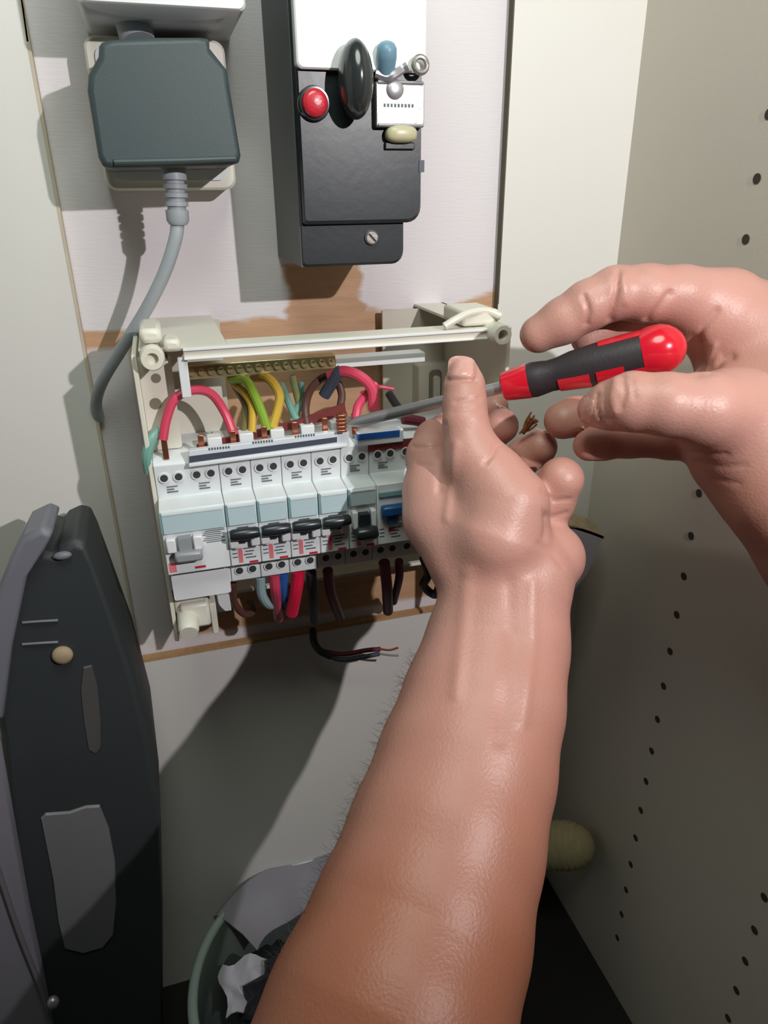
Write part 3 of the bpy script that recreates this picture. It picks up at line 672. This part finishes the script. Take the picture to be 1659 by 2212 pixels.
# ================================================================ SCREWDRIVER
sd = thing('screwdriver', 'red and black screwdriver touching the copper lug', 'screwdriver', at(740,921,379))
tip = at(752,916,376); bc = un(1438,752,338)
axv = bc-tip; Ltot = np.linalg.norm(axv); axv /= Ltot
def along(px):                                           # distance from the tip of the axis point seen at pixel column px
    lo, hi = 0.0, Ltot+30
    for _ in range(50):
        md = (lo+hi)/2; c_ = M.T@(tip+axv*md)
        if CX+FPX*c_[0]/c_[2] < px: lo = md
        else: hi = md
    return lo
h0, h1 = along(1086), along(1392)
def seg(name, m, a, bb_, prof, parent=sd, **k): return MB().lathe(tip+axv*a, tip+axv*bb_, prof, 32).build(name, m, parent, **k)
MB().lathe(tip, tip+axv*(h0+4), [(0,1.3),(0.06,3.0),(0.12,3.2),(1,3.2)], 20).build('shaft', m_steel, sd)
l1 = along(1140)
seg('collar', m_drv, h0, l1+1, [(0,6.2),(0.06,7.4),(0.9,8.9),(1,8.9)], label='red collar at the shaft end')
seg('grip', m_drvblk, l1, h1, [(0,8.6),(0.06,9.0),(0.12,8.6),(0.20,7.9),(0.28,8.2),(0.40,9.6),(0.62,10.6),(0.85,11.0),(1,11.0)], label='black rubber grip')
seg('ball_end', m_drv, h1-1, Ltot+9.5, [(0,11.2),(0.12,11.7),(0.3,12.1),(0.5,11.8),(0.68,10.5),(0.82,8.3),(0.92,5.7),(0.98,2.9),(1,0.4)], smooth=60, label='glossy red ball end')
# red inlays on the camera-lower side of the grip
dn = np.array([M[i,1] for i in range(3)]); fw = np.array([M[i,2] for i in range(3)])
def inlay(pxa, pxb, rad, a0, a1, name='inlay'):
    a, c_ = along(pxa), along(pxb); u = dn-axv*(dn@axv); u /= np.linalg.norm(u); v_ = np.cross(axv, u)
    if v_@fw > 0: v_ = -v_
    vs = []; ns = 12; nt_ = 6
    for i in range(nt_+1):
        for k in range(ns+1):
            th = math.radians(a0+(a1-a0)*k/ns); r_ = rad[0]+(rad[1]-rad[0])*i/nt_
            vs.append(tip+axv*(a+(c_-a)*i/nt_)+(u*math.cos(th)+v_*math.sin(th))*r_)
    n1 = len(vs); vs2 = [tip+axv*((q-tip)@axv)+((q-tip)-axv*((q-tip)@axv))*0.93 for q in vs]
    fs = [(i*(ns+1)+k, i*(ns+1)+k+1, (i+1)*(ns+1)+k+1, (i+1)*(ns+1)+k) for i in range(nt_) for k in range(ns)]
    fs2 = [tuple(q+n1 for q in reversed(f)) for f in fs]
    rim = []
    for i in range(nt_): rim += [(i*(ns+1), (i+1)*(ns+1), (i+1)*(ns+1)+n1, i*(ns+1)+n1), (i*(ns+1)+ns, (i+1)*(ns+1)+ns, (i+1)*(ns+1)+ns+n1, i*(ns+1)+ns+n1)]
    for k in range(ns): rim += [(k, k+1, k+1+n1, k+n1), (nt_*(ns+1)+k, nt_*(ns+1)+k+1, nt_*(ns+1)+k+1+n1, nt_*(ns+1)+k+n1)]
    MB().add(vs+vs2, fs+fs2+rim).build(name, m_drv, sd, label='red inlay in the grip')
inlay(1205, 1272, (8.9, 10.5), -28, 58); inlay(1286, 1345, (10.9, 11.3), -28, 58); inlay(1350, 1390, (11.4, 11.4), -28, 42)
inlay(1300, 1390, (11.0, 11.4), 128, 165)
# ================================================================ PEOPLE (implicit surface -> one continuous mesh)
def smin(a, b, k): 
    hh = np.clip(0.5+0.5*(b-a)/k, 0, 1); return b*(1-hh)+a*hh-k*hh*(1-hh)
class Flesh:
    def __init__(s, lo, hi, h):
        s.lo = np.array(lo, float); s.h = h; s.n = np.ceil((np.array(hi)-s.lo)/h).astype(int)+1
    def new(s): return np.full(tuple(s.n), 1e3, np.float32)
    def region(s, pts, R):
        a = np.min([p-R for p, R in zip(pts, R)], axis=0); b = np.max([p+R for p, R in zip(pts, R)], axis=0)
        i0 = np.clip(np.floor((a-s.lo)/s.h).astype(int), 0, s.n-1); i1 = np.clip(np.ceil((b-s.lo)/s.h).astype(int)+1, 1, s.n)
        return tuple(slice(i, j) for i, j in zip(i0, i1))
    def grid(s, sl): return [(s.lo[a]+s.h*np.arange(sl[a].start, sl[a].stop, dtype=np.float32)).reshape([-1 if q == a else 1 for q in range(3)]).astype(np.float32) for a in range(3)]
    def cone(s, F, a, b, ra, rb, k=4.0, flat=None, fr=1.0):
        a = np.array(a, float); b = np.array(b, float); m = 16
        sl = s.region([a, b], [ra+m, rb+m])
        if any(q.stop <= q.start for q in sl): return
        X, Y, Z = s.grid(sl); d = b-a; L2 = max(d@d, 1e-6)
        px, py, pz = X-a[0], Y-a[1], Z-a[2]
        t = np.clip((px*d[0]+py*d[1]+pz*d[2])/L2, 0, 1)
        vx, vy, vz = px-t*d[0], py-t*d[1], pz-t*d[2]
        if flat is not None:
            n = np.array(flat, float); n /= np.linalg.norm(n); q = (vx*n[0]+vy*n[1]+vz*n[2])*(1/fr-1)
            vx, vy, vz = vx+n[0]*q, vy+n[1]*q, vz+n[2]*q
        D = np.sqrt(vx*vx+vy*vy+vz*vz)-(ra+t*(rb-ra))
        if flat is not None: D = D*(fr+1)/2
        F[sl] = smin(F[sl], D.astype(np.float32), k)
    def chain(s, F, pts, k=3.0, flat=None, fr=1.0):
        for (p, r), (q, r2) in zip(pts[:-1], pts[1:]): s.cone(F, p, q, r, r2, k, flat, fr)
    def ell(s, F, c, rad, k=4.0):
        s.cone(F, c, np.array(c)+1e-3, rad, rad, k)
def nets(F, lo, h):
    S = F < 0
    cnt = sum(S[i:S.shape[0]-1+i, j:S.shape[1]-1+j, k:S.shape[2]-1+k].astype(np.int8) for i in (0,1) for j in (0,1) for k in (0,1))
    act = (cnt > 0) & (cnt < 8); I = np.argwhere(act); idx = np.full(act.shape, -1, np.int64); idx[act] = np.arange(len(I))
    acc = np.zeros((len(I), 3)); num = np.zeros(len(I))
    for ax in range(3):
        o = [q for q in range(3) if q != ax]
        for u in (0,1):
            for v in (0,1):
                A = I.copy(); A[:,o[0]] += u; A[:,o[1]] += v; B = A.copy(); B[:,ax] += 1
                fa = F[tuple(A.T)]; fb_ = F[tuple(B.T)]; m = (fa < 0) != (fb_ < 0); t = np.where(m, fa/np.where(m, fa-fb_, 1), 0)
                p = A.astype(float); p[:,ax] += t; acc[m] += p[m]; num[m] += 1
    V = acc/num[:,None]*h+lo; faces = []
    for ax in range(3):
        o = [(ax+1) % 3, (ax+2) % 3]
        sa = [slice(None)]*3; sb = [slice(None)]*3; sa[ax] = slice(0, -1); sb[ax] = slice(1, None)
        Sa, Sb = S[tuple(sa)], S[tuple(sb)]; E = np.argwhere(Sa != Sb)
        E = E[(E[:,o[0]] > 0) & (E[:,o[1]] > 0) & (E[:,o[0]] < S.shape[o[0]]-1) & (E[:,o[1]] < S.shape[o[1]]-1)]
        ins = Sa[tuple(E.T)]
        def cell(du, dv): q = E.copy(); q[:,o[0]] -= du; q[:,o[1]] -= dv; return idx[tuple(q.T)]
        Q = np.stack([cell(1,1), cell(0,1), cell(0,0), cell(1,0)], 1); Q[~ins] = Q[~ins][:, ::-1]; faces.append(Q)
    return V, np.vstack(faces)
def vnormals(V, Q):
    n = np.cross(V[Q[:,2]]-V[Q[:,0]], V[Q[:,3]]-V[Q[:,1]]); N = np.zeros_like(V)
    for k in range(4): np.add.at(N, Q[:,k], n)
    return N/np.maximum(np.linalg.norm(N, axis=1, keepdims=True), 1e-9)
def relax(V, Q, it, lam=0.5):
    for _ in range(it):
        for l in (lam, -lam*1.03):
            A = np.zeros_like(V); c = np.zeros(len(V))
            for k in range(4):
                for d_ in (1, 3): np.add.at(A, Q[:,k], V[Q[:,(k+d_) % 4]]); np.add.at(c, Q[:,k], 1)
            V = V+l*(A/c[:,None]-V)
    return V
def sculpt(V, Q, strokes):                                # grooves (+) and ridges (-) pressed into the camera-facing skin
    N = vnormals(V, Q); C = V@M; P = np.stack([CX+FPX*C[:,0]/C[:,2], CY+FPX*C[:,1]/C[:,2]], 1); face = -(N*V).sum(1)/np.linalg.norm(V, axis=1)
    for pts, wd, dep, zr in strokes:
        D = np.full(len(V), 1e9); pts = np.array(pts, float)
        for a, b_ in zip(pts[:-1], pts[1:]):
            d = b_-a; t = np.clip(((P-a)@d)/(d@d), 0, 1); D = np.minimum(D, np.linalg.norm(P-a-t[:,None]*d, axis=1))
        m = np.exp(-(D/wd)**2)*np.clip(face*3, 0, 1)*((C[:,2] > zr[0]) & (C[:,2] < zr[1]))
        V = V-N*(m*dep)[:,None]
    return V
def flesh_object(name, V, Q, m, parent, tan_shade):
    me = bpy.data.meshes.new(name); org = ORG[parent.name]
    me.vertices.add(len(V)); me.vertices.foreach_set('co', ((V-org)*MM).ravel())
    me.loops.add(len(Q)*4); me.loops.foreach_set('vertex_index', Q.ravel().astype(np.int32))
    me.polygons.add(len(Q)); me.polygons.foreach_set('loop_start', np.arange(0, len(Q)*4, 4, dtype=np.int32))
    me.update(calc_edges=True); me.validate()
    a = me.attributes.new('tan', 'FLOAT', 'POINT'); a.data.foreach_set('value', tan_shade.astype(np.float32))
    me.shade_smooth(); me.materials.append(m)
    o = bpy.data.objects.new(name, me); COL.objects.link(o); o.parent = parent; ORG[o.name] = org
    return o
def nail(px, py, D, wpx, hpx, ang, parent, V, N_, label=None, bulge=1.0, tilt=0.0):
    # lay a thin curved plate on the skin found under the pixel
    C = V@M; P = np.stack([CX+FPX*C[:,0]/C[:,2], CY+FPX*C[:,1]/C[:,2]], 1)
    face = -(N_*V).sum(1)/np.linalg.norm(V, axis=1); ca, sa = math.cos(math.radians(ang)), math.sin(math.radians(ang))
    nu, nv = 12, 14; vs = []; ok = face > 0.03
    Pc, Cc, Nc = P[ok], V[ok], N_[ok]; dz = C[ok,2]
    near = (np.hypot(Pc[:,0]-px, Pc[:,1]-py) < max(wpx, hpx)*1.3) & (dz < D+14) & (dz > D-16); Pc, Cc, Nc = Pc[near], Cc[near], Nc[near]
    if len(Pc) < 8: return
    for i in range(nu+1):
        for j in range(nv+1):
            u = -1+2*i/nu; v = -1+2*j/nv
            uu = u*wpx/2*math.sqrt(max(0.0, 1-abs(v)**4*0.55)); vv = v*hpx/2*math.sqrt(max(0.0, 1-abs(u)**2*0.25))
            X = px+uu*ca-vv*sa; Y = py+uu*sa+vv*ca
            dd = np.hypot(Pc[:,0]-X, Pc[:,1]-Y); wgt = 1/(dd**2+9); wgt /= wgt.sum(); sel = np.argsort(dd)[:6]; wg = 1/(dd[sel]+1.5); wg /= wg.sum()
            p = (Cc[sel]*wg[:,None]).sum(0); n = (Nc[sel]*wg[:,None]).sum(0); n /= np.linalg.norm(n)
            rr = ray(X, Y); pdep = (M.T@p)[2]; p = rr*pdep
            e = max(abs(u), abs(v)); vs.append((p+n*(0.55*(1-e**4)-0.15), p-n*0.9))
    W = nv+1; top = [a for a, _ in vs]; bot = [b_ for _, b_ in vs]; n1 = len(vs)
    fs = [(i*W+j, (i+1)*W+j, (i+1)*W+j+1, i*W+j+1) for i in range(nu) for j in range(nv)]
    rim = [(i*W, (i+1)*W, (i+1)*W+n1, i*W+n1) for i in range(nu)]+[(i*W+nv, (i+1)*W+nv, (i+1)*W+nv+n1, i*W+nv+n1) for i in range(nu)]+[(j, j+1, j+1+n1, j+n1) for j in range(nv)]+[(nu*W+j, nu*W+j+1, nu*W+j+1+n1, nu*W+j+n1) for j in range(nv)]
    MB().add(top+bot, fs+[tuple(q+n1 for q in reversed(f)) for f in fs]+rim).build('fingernail', m_nail, parent, smooth=80)

def U(x, y, d): return un(x, y, d)
# ---- left arm
lp = thing('person', 'bare forearm and left hand reaching up in front of the breakers', 'person', un(960, 1800, 300))
FL = Flesh((-60, 90, -400), (260, 430, -45), 1.15)
Pm = FL.new()
arm = [(U(1094,1285,344),30.5),(U(1072,1400,338),33.0),(U(1043,1520,326),36.0),(U(1005,1660,313),38.5),(U(960,1820,298),40.5),(U(905,2010,281),43.0),(U(838,2212,262),45.5),(U(740,2480,246),47.0)]
nrm = -ray(1050,1500)
for (p, r), (q, r2) in zip(arm[:-1], arm[1:]): FL.cone(Pm, p, q, r, r2, 6, nrm, 0.78)
FL.chain(Pm, [(U(1085,1250,342),29.5),(U(1040,1150,346),27),(U(1000,1080,352),22)], 6, nrm, 0.72)
FL.chain(Pm, [(U(985,1215,348),12),(U(944,1120,356),15),(U(938,1058,362),15.5)], 9)
FL.chain(Pm, [(U(1150,1230,346),22),(U(1186,1205,350),17.5)], 5)                      # heel of the palm
FL.chain(Pm, [(U(1075,1160,334),21),(U(1098,1090,334),17.5),(U(1060,1030,338),14.5),(U(1022,985,340),12.5)], 7)   # thumb mount
FL.chain(Pm, [(U(1100,1150,338),17),(U(1060,1070,344),18)], 7)
FL.chain(Pm, [(U(955,1085,368),13),(U(1000,1090,372),14),(U(1090,1120,366),14)], 8)
R = Pm.copy()
fingers = [
  ([(U(1022,990,340),12.6),(U(1006,915,341),10.6),(U(1004,872,343),10.2),(U(1003,832,345),9.4),(U(1001,806,347),7.6)], 6),            # thumb
  ([(U(938,1062,362),14.5),(U(928,985,376),12),(U(938,950,388),10.6),(U(985,912,404),9),(U(1035,885,406),8.2),(U(1070,878,402),7.4)], 5),  # index
  ([(U(1000,1060,374),12),(U(1030,985,392),9.6),(U(1060,935,392),9.4),(U(1082,920,386),9.6)], 5),                                     # middle
  ([(U(1060,1080,372),12),(U(1100,1020,380),9.4),(U(1135,985,374),9.2),(U(1166,966,368),9.0)], 5),                                   # ring
  ([(U(1125,1190,370),14),(U(1160,1135,362),12.6),(U(1188,1082,352),11.8),(U(1212,1036,345),11.0)], 5),                              # little
]
for ch, k in fingers:
    Ff = FL.new(); FL.chain(Ff, ch, 3)
    sl = FL.region([p for p, _ in ch], [r+16 for _, r in ch]); R[sl] = np.minimum(R[sl], smin(Pm[sl], Ff[sl], k))
V, Q = nets(R, FL.lo, FL.h); V = relax(V, Q, 3)
Z1 = (200, 360)
V = sculpt(V, Q, [
  ([(1070,968),(1060,985),(1048,998)], 5, 1.3, Z1), ([(1066,962),(1078,960)], 4, 1.2, Z1),
  ([(985,868),(1010,863),(1035,860)], 5, 0.7, Z1), ([(978,892),(1005,884),(1040,884)], 4, 0.35, Z1), ([(990,850),(1020,846)], 4, 0.3, Z1),
  ([(962,820),(980,820),(1012,820),(1030,822)], 5, 1.3, Z1), ([(1030,775),(1034,800),(1030,820)], 4.5, 1.3, Z1), ([(960,790),(962,815)], 4, 0.8, Z1),
  ([(1180,1118),(1182,1140),(1178,1160)], 7, 1.5, Z1), ([(1165,1175),(1195,1200),(1215,1225)], 6, 0.7, Z1),
  ([(955,920),(948,1000),(948,1060)], 8, 0.9, Z1), ([(985,960),(975,1040),(965,1120)], 10, -0.9, Z1),
  ([(893,965),(945,966)], 4, 1.2, (330,400)), ([(900,1000),(940,1005)], 4, 0.8, (330,400)), ([(928,895),(960,915)], 4, 0.8, (330,400)),
  ([(1170,1060),(1195,1082),(1232,1078)], 4, 0.8, (320,380)), ([(1160,1095),(1190,1118),(1225,1108)], 5, 0.8, (320,380)),
  ([(1105,975),(1125,1000)], 5, 0.9, (340,420)),
  ([(1010,1240),(1000,1360),(985,1500)], 16, -0.9, (200,360)), ([(1150,1260),(1150,1400),(1130,1560)], 14, -0.8, (200,360)), ([(1100,1260),(1105,1400),(1080,1600)], 16, 0.7, (200,360)),
])
C = V@M; py_ = CY+FPX*C[:,1]/C[:,2]; tn = np.clip((py_-1150)/900, 0, 1)*0.85  # browner down the forearm: tanned skin plus some shade put into the colour
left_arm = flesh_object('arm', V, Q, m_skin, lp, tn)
NV = vnormals(V, Q)
nail(997, 793, 340, 60, 50, 4, lp, V, NV)
nail(1086, 880, 385, 40, 8, 28, lp, V, NV); nail(1176, 933, 366, 38, 7, 22, lp, V, NV)
# fine dark hairs along the left of the forearm
Pp = np.stack([CX+FPX*C[:,0]/C[:,2], py_], 1); face = -(NV*V).sum(1)/np.linalg.norm(V, axis=1)
cand = np.where((face < 0.28) & (face > -0.25) & (Pp[:,1] > 1330) & (Pp[:,1] < 2100) & (Pp[:,0] < 900))[0]
hb = MB()
for i in rng.choice(cand, min(230, len(cand)), replace=False):
    p = V[i]; n = NV[i]; up = -dn*0.4*rng.uniform(-0.8, 1.0)+rng.normal(0, 0.35, 3); L_ = rng.uniform(3, 8); d1 = n*0.8+up; d1 /= np.linalg.norm(d1)
    q1 = p+d1*L_*0.5; q2 = q1+(d1+np.array([0,0,-0.5])*rng.uniform(0,1)+rng.normal(0,.2,3))*L_*0.5
    s_ = np.cross(d1, p); s_ /= np.linalg.norm(s_); s_ *= 0.05
    hb.add([p-s_, p+s_, q1+s_*.8, q1-s_*.8, q2], [(0,1,2,3),(3,2,4)])
inner = np.where((face > 0.3) & (Pp[:,1] > 1400) & (Pp[:,1] < 2200) & (Pp[:,0] < 1150))[0]
ho = hb.build('arm_hair', m_hair, lp, smooth=0, kind='stuff')
# stripped wire strands held between ring and middle finger
mat_strand = mat('old_copper', (150,108,70), 0.5, metal=0.4)
stw = thing('stripped_wire', 'frayed bare copper strands sticking up between the left fingertips', 'wire', U(1135,935,364))
for k in range(26):
    a = U(1128+rng.normal(0,3), 934+rng.normal(0,2), 362+rng.normal(0,.6)); c = U(1152+rng.normal(0,7), 905+rng.normal(0,4), 356+rng.normal(0,1))
    MB().tube([a, (a+c)/2+rng.normal(0,.4,3), c], 0.5, n=5, sub=3).build('strand', mat_strand, stw)
# ---- right hand
rp = thing('person', 'hand entering from the right gripping the screwdriver handle', 'person', U(1560,900,330))
FR = Flesh((70, 85, -250), (345, 400, 20), 1.4)
Pm = FR.new()
FR.chain(Pm, [(U(1560,700,362),20),(U(1650,790,362),30),(U(1700,900,345),34),((288,215,-150),35),((305,120,-215),37)], 9, -ray(1600,800), 0.8)
FR.chain(Pm, [(U(1590,650,358),13),(U(1690,730,360),26)], 9)
FR.chain(Pm, [(U(1470,650,356),13),(U(1560,690,360),18),(U(1640,740,360),24)], 9)
FR.chain(Pm, [(U(1560,905,322),21),(U(1640,960,328),28),((285,225,-145),33)], 8)
FR.chain(Pm, [(U(1600,980,335),22),(U(1690,1050,325),26),((288,215,-155),33)], 8)
FR.chain(Pm, [(U(1520,900,345),14),(U(1620,850,356),22)], 8)
R = Pm.copy()
fingers = [
  ([(U(1600,890,318),19),(U(1520,885,306),15.5),(U(1440,874,304),13.2),(U(1365,868,308),12.6),(U(1318,876,314),10.6),(U(1286,884,320),8.0)], 7),   # thumb
  ([(U(1560,650,358),15),(U(1470,636,352),13.6),(U(1395,634,350),13.6),(U(1330,633,350),12.6),(U(1270,660,352),12),(U(1215,694,356),11.2),(U(1163,722,360),9.4)], 6),  # top finger
  ([(U(1540,700,368),14),(U(1440,668,372),12),(U(1340,690,374),11),(U(1270,730,376),9)], 6),
  ([(U(1500,860,362),13),(U(1400,880,362),11),(U(1300,890,360),10),(U(1240,900,356),9.6),(U(1216,908,354),9.4)], 5),
  ([(U(1560,940,348),14),(U(1450,945,346),10.5),(U(1360,948,346),9),(U(1300,955,345),8.6),(U(1272,962,344),7.6)], 5),
]
for ch, k in fingers:
    Ff = FR.new(); FR.chain(Ff, ch, 3)
    sl = FR.region([p for p, _ in ch], [r+16 for _, r in ch]); R[sl] = np.minimum(R[sl], smin(Pm[sl], Ff[sl], k))
# the palm and fingers close on the handle without entering it
sl = FR.region([tip+axv*(h0), tip+axv*(Ltot+12)], [16, 18]); X, Y, Z = FR.grid(sl)
t = np.clip((X-tip[0])*axv[0]+(Y-tip[1])*axv[1]+(Z-tip[2])*axv[2], h0, Ltot)
D = np.sqrt((X-tip[0]-t*axv[0])**2+(Y-tip[1]-t*axv[1])**2+(Z-tip[2]-t*axv[2])**2)
rad = np.interp(t, [h0, l1, (l1*0.72+h1*0.28), h1, Ltot], [7.4, 9.2, 8.6, 11.4, 12.2])
R[sl] = np.maximum(R[sl], (rad-D).astype(np.float32))
V, Q = nets(R, FR.lo, FR.h); V = relax(V, Q, 3)
ZR = (280, 380)
V = sculpt(V, Q, [
  ([(1262,640),(1272,672),(1266,700)], 5, 1.6, ZR), ([(1336,585),(1332,630),(1318,690)], 6, 1.8, ZR), ([(1448,632),(1425,662),(1398,690)], 6, 1.8, ZR), ([(1345,600),(1350,650)], 10, -0.8, ZR),
  ([(1548,672),(1520,705),(1505,740)], 6, 1.2, ZR), ([(1500,745),(1508,790)], 18, 4.0, ZR), ([(1545,745),(1530,780),(1520,800)], 6, -1.0, ZR), ([(1552,770),(1540,790)], 6, -1.0, ZR), ([(1535,800),(1560,775),(1580,770)], 9, 1.4, ZR),
  ([(1345,815),(1350,850),(1340,880)], 7, 0.9, ZR), ([(1365,820),(1372,860)], 5, 0.6, ZR), ([(1330,822),(1322,860),(1330,890)], 9, -1.0, ZR), ([(1290,850),(1288,880),(1300,912)], 4, 0.9, ZR),
  ([(1480,975),(1530,982),(1570,980)], 5, 0.6, ZR), ([(1500,1000),(1560,1008),(1610,1006)], 5, 0.5, ZR), ([(1540,1035),(1600,1045)], 5, 0.5, ZR),
])
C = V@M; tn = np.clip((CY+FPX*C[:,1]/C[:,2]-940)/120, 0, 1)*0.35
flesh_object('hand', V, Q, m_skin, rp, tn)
NV = vnormals(V, Q)
nail(1268, 884, 318, 30, 62, 8, rp, V, NV)
